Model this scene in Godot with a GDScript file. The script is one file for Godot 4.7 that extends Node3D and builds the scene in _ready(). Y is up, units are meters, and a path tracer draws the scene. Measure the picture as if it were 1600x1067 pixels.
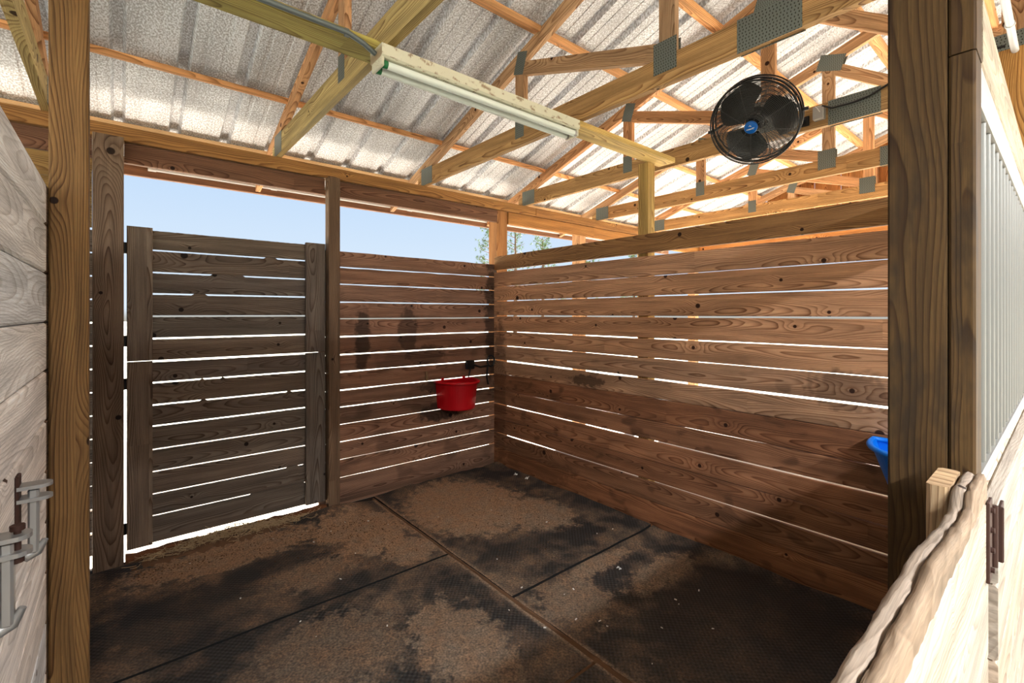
extends Node3D
# A horse stall in a pole barn. X runs along the back wall, N (north) runs towards it, z is height; V() turns them into Godot axes.

const PITCH := 0.333
const RIDGE := -1.5
const WALL_X := 2.94
const LAMP := 2.15   # energy of each aisle lamp
var rng := RandomNumberGenerator.new()
var nz := FastNoiseLite.new()
var wood := []
var stained := {}
var taken := {}
var M := {}


func V(x: float, n: float, z: float) -> Vector3:
	return Vector3(x, z, -n)


func roof_z(n: float) -> float:   # top of the rafters
	return 4.14 - PITCH * (n if n > RIDGE else 2.0 * RIDGE - n)


# ---------------------------------------------------------------- naming
func numbered(called: String) -> String:
	var k: int = taken.get(called, 0)
	taken[called] = k + 1
	return called if k == 0 else "%s_%03d" % [called, k]


func thing(called: String, label: String, category: String, at := Vector3.ZERO, group := "") -> Node3D:
	var o := Node3D.new()
	o.name = numbered(called)
	add_child(o)
	o.position = at
	o.set_meta("label", label)
	o.set_meta("category", category)
	if group:
		o.set_meta("group", group)
	return o


func tag(o: Node, label: String, category: String, group := "", kind := "") -> void:
	o.set_meta("label", label)
	o.set_meta("category", category)
	if group:
		o.set_meta("group", group)
	if kind:
		o.set_meta("kind", kind)


func structure(called: String, label: String) -> Node3D:
	var o := Node3D.new()
	o.name = numbered(called)
	add_child(o)
	o.set_meta("kind", "structure")
	o.set_meta("label", label)
	o.set_meta("category", called.get_slice("_", 0))
	return o


func put(called: String, mesh: Mesh, mat: Material, parent: Node = null, at := Vector3.ZERO) -> MeshInstance3D:
	var o := MeshInstance3D.new()
	var p: Node = parent if parent else self
	o.name = called if parent else numbered(called)
	o.mesh = mesh
	if mat:
		o.material_override = mat
	p.add_child(o, true)
	o.position = at - (p.position if p is Node3D and p != self and p.get_parent() == self else Vector3.ZERO)
	return o


# ---------------------------------------------------------------- shapes
func quad(st: SurfaceTool, p: Array, uv: Array, uv2: Array, n: Vector3) -> void:
	var flip: bool = (p[1] - p[0]).cross(p[2] - p[0]).dot(n) > 0.0
	var order := [0, 2, 1, 0, 3, 2] if flip else [0, 1, 2, 0, 2, 3]
	for i in order:
		st.set_normal(n)
		st.set_uv(uv[i])
		if uv2:
			st.set_uv2(uv2[i])
		st.add_vertex(p[i])


func plain_quad(st: SurfaceTool, a: Vector3, b: Vector3, c: Vector3, d: Vector3, out: Vector3) -> void:
	var n := (b - a).cross(c - a).normalized()
	if n.dot(out) < 0:
		n = -n
	quad(st, [a, b, c, d], [Vector2(0, 0), Vector2(1, 0), Vector2(1, 1), Vector2(0, 1)], [], n)


func box(st: SurfaceTool, c: Vector3, s: Vector3, b := Basis.IDENTITY, ch := 0.002) -> void:
	# a box with chamfered edges
	var h := s / 2.0
	var e := minf(ch, minf(h.x, minf(h.y, h.z)) * 0.45)
	var ax := [Vector3.RIGHT, Vector3.UP, Vector3.BACK]
	for i in 3:
		var j := (i + 1) % 3
		var k := (i + 2) % 3
		for si: float in [-1.0, 1.0]:
			var m: Vector3 = ax[i] * h[i] * si
			var a: Vector3 = ax[j] * (h[j] - e)
			var d: Vector3 = ax[k] * (h[k] - e)
			plain_quad(st, c + b * (m - a - d), c + b * (m + a - d), c + b * (m + a + d), c + b * (m - a + d), b * ax[i] * si)
			for sj: float in [-1.0, 1.0]:
				var m1: Vector3 = ax[i] * h[i] * si + ax[j] * (h[j] - e) * sj
				var m2: Vector3 = ax[i] * (h[i] - e) * si + ax[j] * h[j] * sj
				plain_quad(st, c + b * (m1 - d), c + b * (m1 + d), c + b * (m2 + d), c + b * (m2 - d), b * (ax[i] * si + ax[j] * sj))


func tube(st: SurfaceTool, pts: Array, r, sides := 8, closed := false) -> void:
	var n := pts.size()
	var up := Vector3.UP
	var rings := []
	for i in n:
		var a: Vector3 = pts[(i - 1 + n) % n] if closed or i > 0 else pts[i]
		var b: Vector3 = pts[(i + 1) % n] if closed or i < n - 1 else pts[i]
		var t := (b - a).normalized()
		if absf(t.dot(up)) > 0.97:
			up = Vector3.RIGHT if absf(t.x) < 0.9 else Vector3.BACK
		var u := (up - t * up.dot(t)).normalized()
		up = u
		var w := t.cross(u)
		var rr: float = r[i] if r is Array else r
		var ring := []
		for k in sides:
			var q := TAU * k / sides
			var d := u * cos(q) + w * sin(q)
			ring.append([pts[i] + d * rr, d])
		rings.append(ring)
	for i in (n if closed else n - 1):
		var a: Array = rings[i]
		var b: Array = rings[(i + 1) % n]
		for k in sides:
			var k2 := (k + 1) % sides
			var vs := [a[k], a[k2], b[k2], b[k]]
			var cr: Vector3 = (vs[1][0] - vs[0][0]).cross(vs[2][0] - vs[0][0])
			var order := [0, 2, 1, 0, 3, 2] if cr.dot(vs[0][1]) > 0 else [0, 1, 2, 0, 2, 3]
			for j in order:
				st.set_normal(vs[j][1])
				st.set_uv(Vector2(float(k) / sides, float(i) / n))
				st.add_vertex(vs[j][0])
	if not closed:
		for e in [0, n - 1]:
			var out: Vector3 = (pts[0] - pts[1]) if e == 0 else (pts[n - 1] - pts[n - 2])
			for k in range(1, sides - 1):
				tri(st, rings[e][0][0], rings[e][k][0], rings[e][k + 1][0], out)


func tri(st: SurfaceTool, a: Vector3, b: Vector3, c: Vector3, out: Vector3) -> void:
	var n := (b - a).cross(c - a)
	var ps := [a, b, c]
	if n.dot(out) > 0:
		ps = [a, c, b]
	for p in ps:
		st.set_normal(out.normalized() if n.length() < 1e-12 else n.normalized() * signf(n.dot(out) + 1e-12))
		st.set_uv(Vector2(p.x, p.y))
		st.add_vertex(p)


func lathe(st: SurfaceTool, prof: Array, segs: int, xf := Transform3D.IDENTITY) -> void:
	# prof: Vector2(radius, height); the outside lies to the right of the profile's direction
	for i in prof.size() - 1:
		var a: Vector2 = prof[i]
		var b: Vector2 = prof[i + 1]
		var d := b - a
		var nn := Vector2(d.y, -d.x).normalized()
		for k in segs:
			var q := [TAU * k / segs, TAU * (k + 1) / segs]
			var vs := []
			for s in [[a, 0], [a, 1], [b, 1], [b, 0]]:
				var r: Vector2 = s[0]
				var an: float = q[s[1]]
				vs.append([xf * Vector3(r.x * cos(an), r.y, r.x * sin(an)), (xf.basis * Vector3(nn.x * cos(an), nn.y, nn.x * sin(an))).normalized()])
			var cr: Vector3 = (vs[2][0] - vs[0][0]).cross(vs[3][0] - vs[1][0])
			var order := [0, 2, 1, 0, 3, 2] if cr.dot(vs[0][1]) < 0 else [0, 1, 2, 0, 2, 3]
			if cr.dot(vs[0][1]) >= 0:
				order = [0, 2, 1, 0, 3, 2]
			else:
				order = [0, 1, 2, 0, 2, 3]
			for j in order:
				st.set_normal(vs[j][1])
				st.set_uv(Vector2(float(k) / segs, r_len(prof, i)))
				st.add_vertex(vs[j][0])


func r_len(prof: Array, i: int) -> float:
	return float(i) / prof.size()


func begin() -> SurfaceTool:
	var st := SurfaceTool.new()
	st.begin(Mesh.PRIMITIVE_TRIANGLES)
	return st


func lin(c: Color) -> Color:
	return c.srgb_to_linear()


# A sawn board or post. size is in world axes (x, height, z); along: 0 x, 1 up, 2 z. tops/bots: offsets of the upper and lower edge at even stations.
func board(parent: Node, called: String, c: Vector3, size: Vector3, along: int, tint: Color, o := {}) -> MeshInstance3D:
	var ax := [Vector3.RIGHT, Vector3.UP, Vector3.BACK]
	var bi := 1 if along != 1 else 0          # the "height" across the board
	var ci := 3 - along - bi
	var L := size[along]
	var H := size[bi]
	var T := size[ci]
	var ch: float = minf(o.get("ch", 0.004), minf(H, T) * 0.3)
	var tops: Array = o.get("tops", [0.0, 0.0])
	var bots: Array = o.get("bots", [])
	var bend: Array = o.get("bend", [])
	var ns := tops.size()
	var sec := [Vector2(-H / 2 + ch, -T / 2), Vector2(H / 2 - ch, -T / 2), Vector2(H / 2, -T / 2 + ch), Vector2(H / 2, T / 2 - ch), Vector2(H / 2 - ch, T / 2), Vector2(-H / 2 + ch, T / 2), Vector2(-H / 2, T / 2 - ch), Vector2(-H / 2, -T / 2 + ch)]
	var st := begin()
	var col := lin(tint)
	var u0: float = o.get("u", rng.randf())
	var v0: float = o.get("v", rng.randf())
	var du := 1.0 if rng.randf() < 0.5 else -1.0
	var stain: String = o.get("stain", "")
	st.set_color(col)
	var per := [0.0]
	for k in 8:
		per.append(per[k] + (sec[(k + 1) % 8] - sec[k]).length())
	for k in 8:
		var k2 := (k + 1) % 8
		var e: Vector2 = sec[k2] - sec[k]
		var nn := Vector2(-e.y, e.x).normalized()
		if nn.dot(sec[k] + sec[k2]) < 0:
			nn = -nn
		var nrm: Vector3 = ax[bi] * nn.x + ax[ci] * nn.y
		for i in ns - 1:
			var p := []
			var uv := []
			var uv2 := []
			for q in [[i, k], [i + 1, k], [i + 1, k2], [i, k2]]:
				var s: Vector2 = sec[q[1]]
				var f := float(q[0]) / (ns - 1)
				var hb: float = s.x + (tops[q[0]] if s.x > 0 else (bots[q[0]] if bots else 0.0))
				var pt: Vector3 = ax[along] * (f - 0.5) * L + ax[bi] * hb + ax[ci] * (s.y + (bend[q[0]] if bend else 0.0))
				p.append(pt)
				var vv: float = per[q[1]] if q[1] != 0 or k == 0 else per[8]
				uv.append(Vector2(u0 + du * f * L / 3.2, v0 + vv / 0.15))
				var w := c + pt
				uv2.append(Vector2((w.x - w.z) * 2.0, 1.0 - w.y / 2.4) if stain == "post" else Vector2(w.x / 3.2, 1.0 - w.y / 2.4) if stain == "back" else Vector2(-w.z / 3.9, 1.0 - w.y / 2.4))
			quad(st, p, uv, uv2, nrm)
	for s: float in [-1.0, 1.0]:
		var i := 0 if s < 0 else ns - 1
		var ring := []
		for q in sec:
			var hb: float = q.x + (tops[i] if q.x > 0 else (bots[i] if bots else 0.0))
			ring.append(ax[along] * s * L / 2 + ax[bi] * hb + ax[ci] * (q.y + (bend[i] if bend else 0.0)))
		for k in range(1, 7):
			var n: Vector3 = ax[along] * s
			var ps := [ring[0], ring[k], ring[k + 1]]
			if (ps[1] - ps[0]).cross(ps[2] - ps[0]).dot(n) > 0:
				ps = [ring[0], ring[k + 1], ring[k]]
			for pp: Vector3 in ps:
				st.set_normal(n)
				st.set_uv(Vector2(u0 + pp[ci] / 1.2, v0 + pp[bi] / 0.5))
				st.set_uv2(Vector2.ZERO)
				st.add_vertex(pp)
	var t: int = o.get("tex", rng.randi() % 4)
	return put(called, st.commit(), stained[stain + str(t)] if stain else wood[t], parent, c)


func plank_x(parent, called, x0, x1, n0, n1, z0, z1, tint, o := {}) -> MeshInstance3D:
	return board(parent, called, V((x0 + x1) / 2, (n0 + n1) / 2, (z0 + z1) / 2), Vector3(x1 - x0, z1 - z0, n1 - n0), 0, tint, o)


func plank_n(parent, called, x0, x1, n0, n1, z0, z1, tint, o := {}) -> MeshInstance3D:
	return board(parent, called, V((x0 + x1) / 2, (n0 + n1) / 2, (z0 + z1) / 2), Vector3(x1 - x0, z1 - z0, n1 - n0), 2, tint, o)


func post(parent, called, x0, x1, n0, n1, z0, z1, tint, o := {}) -> MeshInstance3D:
	return board(parent, called, V((x0 + x1) / 2, (n0 + n1) / 2, (z0 + z1) / 2), Vector3(x1 - x0, z1 - z0, n1 - n0), 1, tint, o)


# A flat member of a truss: polygon in (N, z), grain along dir, thickness along X.
func member(parent: Node, called: String, poly: Array, thick: float, x: float, tint: Color, tex := -1) -> MeshInstance3D:
	var st := begin()
	st.set_color(lin(tint))
	var dir: Vector2 = Vector2.ZERO
	for i in poly.size():
		var e: Vector2 = poly[(i + 1) % poly.size()] - poly[i]
		if e.length() > dir.length():
			dir = e
	dir = dir.normalized()
	var nor := Vector2(-dir.y, dir.x)
	var u0 := rng.randf()
	var v0 := rng.randf()
	var c := Vector2.ZERO
	for p: Vector2 in poly:
		c += p / poly.size()
	var idx := Geometry2D.triangulate_polygon(PackedVector2Array(poly))
	for s: float in [-1.0, 1.0]:
		for i in range(0, idx.size(), 3):
			var tr := [poly[idx[i]], poly[idx[i + 1]], poly[idx[i + 2]]]
			var ps := []
			for p: Vector2 in tr:
				ps.append(V(s * thick / 2, p.x - c.x, p.y - c.y))
			var n := Vector3(s, 0, 0)
			var order := [0, 2, 1] if (ps[1] - ps[0]).cross(ps[2] - ps[0]).dot(n) > 0 else [0, 1, 2]
			for k in order:
				st.set_normal(n)
				st.set_uv(Vector2(u0 + tr[k].dot(dir) / 3.2, v0 + s * 0.3 + tr[k].dot(nor) / 0.15))
				st.add_vertex(ps[k])
	for i in poly.size():
		var a: Vector2 = poly[i] - c
		var b: Vector2 = poly[(i + 1) % poly.size()] - c
		var e := (b - a).normalized()
		var out := Vector2(e.y, -e.x)
		if not Geometry2D.is_point_in_polygon((poly[i] + poly[(i + 1) % poly.size()]) / 2 - out * 0.002, PackedVector2Array(poly)):
			out = -out
		var n := V(0, out.x, out.y)
		var uv := []
		for q in [[a, 0.0], [b, 0.0], [b, 1.0], [a, 1.0]]:
			uv.append(Vector2(u0 + q[0].dot(dir) / 3.2, v0 + 0.5 + q[1] * thick / 0.15))
		quad(st, [V(-thick / 2, a.x, a.y), V(-thick / 2, b.x, b.y), V(thick / 2, b.x, b.y), V(thick / 2, a.x, a.y)], uv, [], n)
	return put(called, st.commit(), wood[tex if tex >= 0 else rng.randi() % 4], parent, V(x, c.x, c.y))


# ---------------------------------------------------------------- textures
func wood_texture(sd: int, knots: Array, depth: float, drift: float, spacing: float, tight: float, weathered := false) -> ImageTexture:
	var w := 2048
	var h := 256
	var n1 := FastNoiseLite.new()
	n1.seed = sd
	n1.frequency = 1.0
	n1.fractal_octaves = 2
	var data := PackedByteArray()
	data.resize(w * h * 3)
	var dark := [0.54, 0.42, 0.32]
	var pale := [1.0, 0.92, 0.81]
	if weathered:
		dark = [0.78, 0.74, 0.70]
		pale = [1.0, 0.975, 0.95]
	for i in w:
		var x := 3.2 * i / w
		var edge := minf(1.0, minf(x, 3.2 - x) / 0.3)
		var yp := tight + 0.030 * n1.get_noise_2d(x * 0.9, 3.0) * edge
		var dp := depth + drift * absf(x - 1.6) + 0.006 * n1.get_noise_2d(x * 1.6, 40.0) * edge
		var near := []
		for k in knots:
			if absf(k[0] - x) < 0.32:
				near.append(k)
		for j in h:
			var v := 0.15 * j / h - 0.075
			var dv := v - yp
			var r := sqrt(dv * dv + dp * dp) + (0.0003 if weathered else 0.0007) * n1.get_noise_2d(x * 4.0, v * 30.0)
			var core := 0.0
			for k in near:
				var ex: float = (x - k[0]) / 2.6
				var ev: float = v - k[1]
				var kr: float = k[2]
				var q := (ex * ex + ev * ev) / (kr * kr)
				r += kr * 1.5 * exp(-q * 0.22)
				var ix: float = x - k[0]
				var q2 := (ix * ix + ev * ev) / (kr * kr * 0.50)
				if q2 < 1.5:
					core = maxf(core, clampf((1.5 - q2) * 1.6, 0.0, 1.0))
			var f := r / spacing
			f -= floorf(f)
			var late := f * f * f
			if f > 0.93:
				late *= (1.0 - f) / 0.07
			late *= 0.85 + 0.5 * n1.get_noise_2d(floorf(r / spacing) * 7.3, 5.0)
			var fib := n1.get_noise_2d(x * 22.0, v * 1500.0)
			var big := n1.get_noise_2d(x * 1.3 + 90.0, v * 14.0)
			var g := 1.0 + 0.13 * fib + 0.16 * big + 0.12 * n1.get_noise_2d(x * 2.6 + 9.0, v * 260.0)
			late = clampf(late + 0.10 * fib, 0.0, 1.0)
			for ch in 3:
				var a: float = pale[ch] + (dark[ch] - pale[ch]) * late
				a = a + ([0.20, 0.11, 0.06][ch] - a) * core * 0.85
				data[(j * w + i) * 3 + ch] = int(clampf(a * g * 0.92, 0.0, 1.0) * 255.0)
	return ImageTexture.create_from_image(Image.create_from_data(w, h, false, Image.FORMAT_RGB8, data))


func alpha_texture(w: int, h: int, paint: Callable) -> ImageTexture:
	var data := PackedByteArray()
	data.resize(w * h * 4)
	for j in h:
		for i in w:
			var c: Color = paint.call((i + 0.5) / w, (j + 0.5) / h)
			var k := (j * w + i) * 4
			data[k] = c.r8
			data[k + 1] = c.g8
			data[k + 2] = c.b8
			data[k + 3] = c.a8
	return ImageTexture.create_from_image(Image.create_from_data(w, h, false, Image.FORMAT_RGBA8, data))


func blob(u: float, v: float, cx: float, cy: float, rx: float, ry: float, rough := 0.35) -> float:
	var d := sqrt(pow((u - cx) / rx, 2) + pow((v - cy) / ry, 2)) + rough * nz.get_noise_2d(u * 9.0, v * 9.0) + rough * 0.5 * nz.get_noise_2d(u * 31.0 + 50.0, v * 31.0)
	return smoothstep(1.12, 0.72, d)


func back_stain(u: float, v: float) -> Color:   # u: X / 3.2, v: 1 - z / 2.4
	var x := u * 3.2
	var z := (1.0 - v) * 2.4
	var a := 0.0
	a = maxf(a, 0.75 * blob(x, z, 1.55, 1.30, 0.07, 0.28))
	a = maxf(a, 0.65 * blob(x, z, 1.97, 1.36, 0.10, 0.26))
	a = maxf(a, 0.55 * blob(x, z, 2.15, 1.15, 0.20, 0.10))
	a = maxf(a, 0.7 * blob(x, z, 2.3, 0.85, 0.22, 0.07))
	a = maxf(a, 0.8 * blob(x, z, 2.3, 0.62, 0.24, 0.10))
	a = maxf(a, 0.75 * blob(x, z, 2.92, 1.5, 0.10, 0.75))
	a = maxf(a, 0.45 * smoothstep(0.12, 0.0, z))
	a = maxf(a, 0.35 * smoothstep(0.05, 0.45, nz.get_noise_2d(x * 2.2 + 7.0, z * 3.0)) * smoothstep(2.0, 1.0, z))
	return Color(0.10, 0.075, 0.06, clampf(a, 0, 1))


func post_stain(u: float, v: float) -> Color:   # u: (X + N) * 2, v: 1 - z / 2.4
	var z := (1.0 - v) * 2.4
	var a := 0.15 + 0.8 * nz.get_noise_2d(u * 6.0, z * 3.0) + 0.5 * nz.get_noise_2d(u * 22.0, z * 14.0)
	a *= smoothstep(2.2, 1.7, z)
	return Color(0.17, 0.13, 0.085, clampf(a, 0.0, 0.8))


func side_stain(u: float, v: float) -> Color:   # u: N / 3.9
	var n := u * 3.9
	var z := (1.0 - v) * 2.4
	var low := smoothstep(1.36, 1.0, z + 0.12 * nz.get_noise_2d(n * 1.3, z * 2.0))
	var a := 0.42 * low * (0.75 + 0.6 * nz.get_noise_2d(n * 1.7 + 30.0, z * 5.0))
	a = maxf(a, 0.6 * smoothstep(0.2, 0.55, nz.get_noise_2d(n * 2.6 + 11.0, z * 4.0)) * low)
	a = maxf(a, 0.8 * blob(n, z, 2.55, 0.98, 0.22, 0.05))
	a = maxf(a, 0.55 * blob(n, z, 3.7, 0.7, 0.12, 0.8))
	a = maxf(a, 0.5 * blob(n, z, 3.2, 0.15, 0.6, 0.15))
	a = maxf(a, 0.55 * blob(n, z, 0.75, 1.12, 0.20, 0.12))
	a = maxf(a, 0.5 * smoothstep(0.14, 0.0, z))
	return Color(0.13, 0.07, 0.045, clampf(a, 0, 1))


func dirt(u: float, v: float) -> Color:   # the stall floor: u (X + 0.3) / 3.3, v N / 3.9
	var x := u * 3.3 - 0.3
	var n := v * 3.9
	var q := nz.get_noise_2d(x * 2.1, n * 2.1)
	var q2 := nz.get_noise_2d(x * 7.0 + 20.0, n * 7.0)
	var q3 := nz.get_noise_2d(x * 24.0, n * 24.0 + 80.0)
	var a := 0.15 + 0.50 * q + 0.25 * q2
	a = maxf(a, 0.95 * blob(x, n, 2.12, 3.10, 0.52, 0.62, 0.25))
	a = maxf(a, 0.80 * blob(x, n, 2.45, 2.62, 0.30, 0.32, 0.3))
	a = maxf(a, 0.95 * blob(x, n, 1.30, 3.20, 0.34, 0.42, 0.35))
	a = maxf(a, 0.90 * blob(x, n, 0.55, 3.42, 0.62, 0.20, 0.35))
	a = maxf(a, 0.80 * blob(x, n, 1.45, 2.75, 0.2, 0.2, 0.35))
	a = maxf(a, 0.55 * blob(x, n, 0.85, 2.9, 0.3, 0.2, 0.5))
	a = maxf(a, 0.62 * blob(x, n, 1.22, 1.80, 0.22, 0.42, 0.4))
	a = maxf(a, 0.45 * blob(x, n, 0.75, 2.15, 0.35, 0.3, 0.5))
	a = maxf(a, 0.55 * blob(x, n, 1.85, 1.70, 0.22, 0.25, 0.45))
	a = maxf(a, 0.62 * blob(x, n, 2.45, 1.55, 0.32, 0.13, 0.35))
	a = maxf(a, 0.70 * blob(x, n, 2.25, 1.85, 0.35, 0.08, 0.35))
	a = maxf(a, 0.75 * smoothstep(0.05, 0.015, absf(x - 1.613)))
	a *= 1.0 - 0.75 * blob(x, n, 2.35, 0.95, 0.75, 0.50, 0.35)
	a *= 1.0 - 0.6 * blob(x, n, 2.00, 2.30, 0.35, 0.12, 0.4)
	a *= 1.0 - 0.65 * blob(x, n, 0.75, 3.10, 0.45, 0.12, 0.4)
	a *= 1.0 - 0.6 * blob(x, n, 0.25, 2.90, 0.40, 0.25, 0.4)
	var q4 := nz.get_noise_2d(x * 75.0, n * 75.0)
	a = clampf(a * (1.0 + 0.20 * q3 + 0.5 * q4) + 0.10 * q4, 0, 1)
	var t := clampf(0.5 + 0.5 * q2 + smoothstep(2.3, 3.2, n) * 0.4, 0, 1)
	var c := Color(0.54, 0.49, 0.43).lerp(Color(0.60, 0.47, 0.36), t)
	c = c * (1.0 + 0.10 * q3 + 0.25 * q4)
	c.a = a
	return c


func make_materials() -> void:
	wood = []
	var sets := [
		[11, [[0.42, 0.02, 0.016], [1.35, -0.03, 0.013], [2.05, 0.035, 0.02], [2.8, -0.01, 0.012]], 0.028, 0.040, 0.0056, -0.005],
		[23, [[0.95, -0.035, 0.012], [2.45, 0.015, 0.016]], 0.040, 0.030, 0.0060, 0.014],
		[37, [[1.7, 0.03, 0.010]], 0.11, 0.020, 0.0048, 0.065],
		[51, [[0.65, 0.0, 0.026], [1.5, 0.045, 0.012], [2.25, -0.035, 0.018]], 0.020, 0.055, 0.0066, 0.0],
		[67, [[1.1, -0.03, 0.010], [2.6, 0.03, 0.012]], 0.09, 0.030, 0.0044, 0.045]]
	var stain_t := {"side": alpha_texture(512, 384, side_stain), "back": alpha_texture(512, 384, back_stain)}
	stain_t["post"] = alpha_texture(256, 512, post_stain)
	for s in sets:
		var tx := wood_texture(s[0], s[1], s[2], s[3], s[4], s[5], wood.size() == 4)
		var m := StandardMaterial3D.new()
		m.albedo_texture = tx
		m.vertex_color_use_as_albedo = true
		m.roughness = 0.75
		m.metallic_specular = 0.35
		m.heightmap_enabled = true
		m.heightmap_texture = tx
		m.heightmap_scale = 0.08
		for k in stain_t:
			var d: StandardMaterial3D = m.duplicate()
			d.detail_enabled = true
			d.detail_albedo = stain_t[k]
			d.detail_uv_layer = BaseMaterial3D.DETAIL_UV_2
			d.detail_blend_mode = BaseMaterial3D.BLEND_MODE_MIX
			stained[k + str(wood.size())] = d
		wood.append(m)
	# galvanised sheet, spotted underneath
	var fn := FastNoiseLite.new()
	fn.seed = 5
	fn.frequency = 1.0
	fn.fractal_octaves = 2
	var zn := Image.create(512, 512, false, Image.FORMAT_RGB8)
	for j in 512:
		for i in 512:
			var a := fn.get_noise_2d(i * 0.33, j * 0.22)
			var b := fn.get_noise_2d(i * 0.012 + 300.0, j * 0.004)
			var t := clampf(0.5 + 1.5 * a + 0.6 * b, 0, 1)
			var c := Color(0.68, 0.69, 0.71).lerp(Color(0.95, 0.97, 1.0), t)
			zn.set_pixel(i, j, c)
	M.roof = flat(Color(1, 1, 1), 0.55, 0.15)
	M.roof.albedo_texture = ImageTexture.create_from_image(zn)
	# toothed truss plate
	var pl := Image.create(64, 64, false, Image.FORMAT_RGB8)
	pl.fill(Color(0.43, 0.46, 0.44))
	for j in 4:
		for i in 4:
			pl.fill_rect(Rect2i(i * 16 + 4 + (j % 2) * 4, j * 16 + 3, 5, 10), Color(0.20, 0.21, 0.19))
			pl.fill_rect(Rect2i(i * 16 + 3 + (j % 2) * 4, j * 16 + 12, 7, 2), Color(0.50, 0.52, 0.48))
	M.plate = flat(Color(1, 1, 1), 0.5, 0.4)
	M.plate.albedo_texture = ImageTexture.create_from_image(pl)
	M.plate.uv1_triplanar = true
	M.plate.uv1_scale = Vector3(18, 18, 18)
	# rubber matting: a fine weave, with trodden dirt over it
	var wv := Image.create(64, 64, false, Image.FORMAT_RGB8)
	for j in 64:
		for i in 64:
			var a := 0.5 + 0.25 * sin(TAU * (i + j) / 16.0) + 0.25 * sin(TAU * (i - j) / 16.0)
			wv.set_pixel(i, j, Color(a, a, a))
	var rub := Image.create(64, 64, false, Image.FORMAT_RGB8)
	for j in 64:
		for i in 64:
			var a := 0.145 + 0.04 * sin(TAU * (i + j) / 16.0) + 0.04 * sin(TAU * (i - j) / 16.0)
			rub.set_pixel(i, j, Color(a, a * 1.01, a * 1.04))
	M.mat = flat(Color(1, 1, 1), 0.62, 0.0)
	M.mat.albedo_texture = ImageTexture.create_from_image(rub)
	M.mat.heightmap_enabled = true
	M.mat.heightmap_texture = ImageTexture.create_from_image(wv)
	M.mat.heightmap_scale = 0.12
	M.mat.detail_enabled = true
	M.mat.detail_uv_layer = BaseMaterial3D.DETAIL_UV_2
	M.mat.detail_albedo = alpha_texture(900, 1064, dirt)
	M.soil = flat(Color(0.40, 0.29, 0.20), 0.95, 0.0)
	M.rubber_edge = flat(Color(0.055, 0.05, 0.05), 0.9, 0.0)
	M.bed = flat(Color(0.13, 0.10, 0.08), 0.95, 0.0)
	M.damp = flat(Color(0.42, 0.39, 0.35), 0.95, 0.0)
	M.sand = flat(Color(0.70, 0.66, 0.60), 0.95, 0.0)
	var gr := NoiseTexture2D.new()
	gr.width = 512
	gr.height = 512
	gr.seamless = true
	gr.noise = FastNoiseLite.new()
	gr.noise.frequency = 0.02
	gr.color_ramp = Gradient.new()
	gr.color_ramp.set_color(0, Color(0.54, 0.55, 0.49))
	gr.color_ramp.set_color(1, Color(0.70, 0.69, 0.65))
	M.grass = flat(Color(1, 1, 1), 0.95, 0.0)
	M.grass.albedo_texture = gr
	M.grass.uv1_scale = Vector3(30, 30, 1)
	M.black = flat(Color(0.035, 0.035, 0.04), 0.4, 0.0)
	M.blade = flat(Color(0.035, 0.038, 0.038), 0.5, 0.0)
	M.guard = flat(Color(0.20, 0.20, 0.195), 0.3, 0.3)
	M.fanblue = flat(Color(0.05, 0.36, 0.68), 0.35, 0.0)
	M.white = flat(Color(0.82, 0.82, 0.80), 0.5, 0.0)
	M.zinc = flat(Color(0.66, 0.66, 0.65), 0.42, 0.7)
	M.bar = flat(Color(0.44, 0.44, 0.42), 0.5, 0.35)
	M.rust = flat(Color(0.23, 0.13, 0.09), 0.7, 0.3)
	M.pvc = flat(Color(0.84, 0.85, 0.86), 0.4, 0.0)
	M.conduit = flat(Color(0.40, 0.43, 0.43), 0.45, 0.3)
	M.green = flat(Color(0.12, 0.42, 0.24), 0.4, 0.0)
	M.tube = flat(Color(0.90, 0.93, 0.90), 0.22, 0.0)
	M.enamel = flat(Color(0.84, 0.83, 0.74), 0.4, 0.0)
	var en := Image.create(512, 64, false, Image.FORMAT_RGBA8)
	for j in 64:
		for i in 512:
			var a := smoothstep(0.30, 0.60, fn.get_noise_2d(i * 0.03, j * 0.10 + 70.0) + 0.30 * fn.get_noise_2d(i * 0.3, j * 0.3))
			en.set_pixel(i, j, Color(0.50, 0.36, 0.20, a * 0.8))
	M.enamel.detail_enabled = true
	M.enamel.detail_albedo = ImageTexture.create_from_image(en)
	M.enamel.uv1_scale = Vector3(1, 1, 1)
	M.red = flat(Color(0.78, 0.03, 0.10), 0.35, 0.0)
	M.blue = flat(Color(0.02, 0.50, 0.95), 0.35, 0.0)
	M.hay = flat(Color(0.70, 0.60, 0.46), 0.8, 0.0)
	M.bark = flat(Color(0.34, 0.25, 0.19), 0.9, 0.0)
	M.needle = flat(Color(0.30, 0.38, 0.17), 0.7, 0.0)
	M.needle.backlight_enabled = true
	M.needle.backlight = Color(0.25, 0.3, 0.1)
	M.scrap = flat(Color(0.9, 0.9, 0.88), 0.7, 0.0)


func flat(c: Color, rough: float, metal: float) -> StandardMaterial3D:
	var m := StandardMaterial3D.new()
	m.albedo_color = c
	m.roughness = rough
	m.metallic = metal
	return m


# ---------------------------------------------------------------- tones of wood
const PINE := Color(0.88, 0.75, 0.63)
const GREEN_PINE := Color(0.80, 0.77, 0.60)
const WALL := Color(0.88, 0.74, 0.65)
const GATE := Color(0.50, 0.48, 0.48)
const OLD := Color(0.50, 0.44, 0.40)
const PALE := Color(0.94, 0.95, 0.96)
const JAMB := Color(0.34, 0.285, 0.19)


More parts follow.
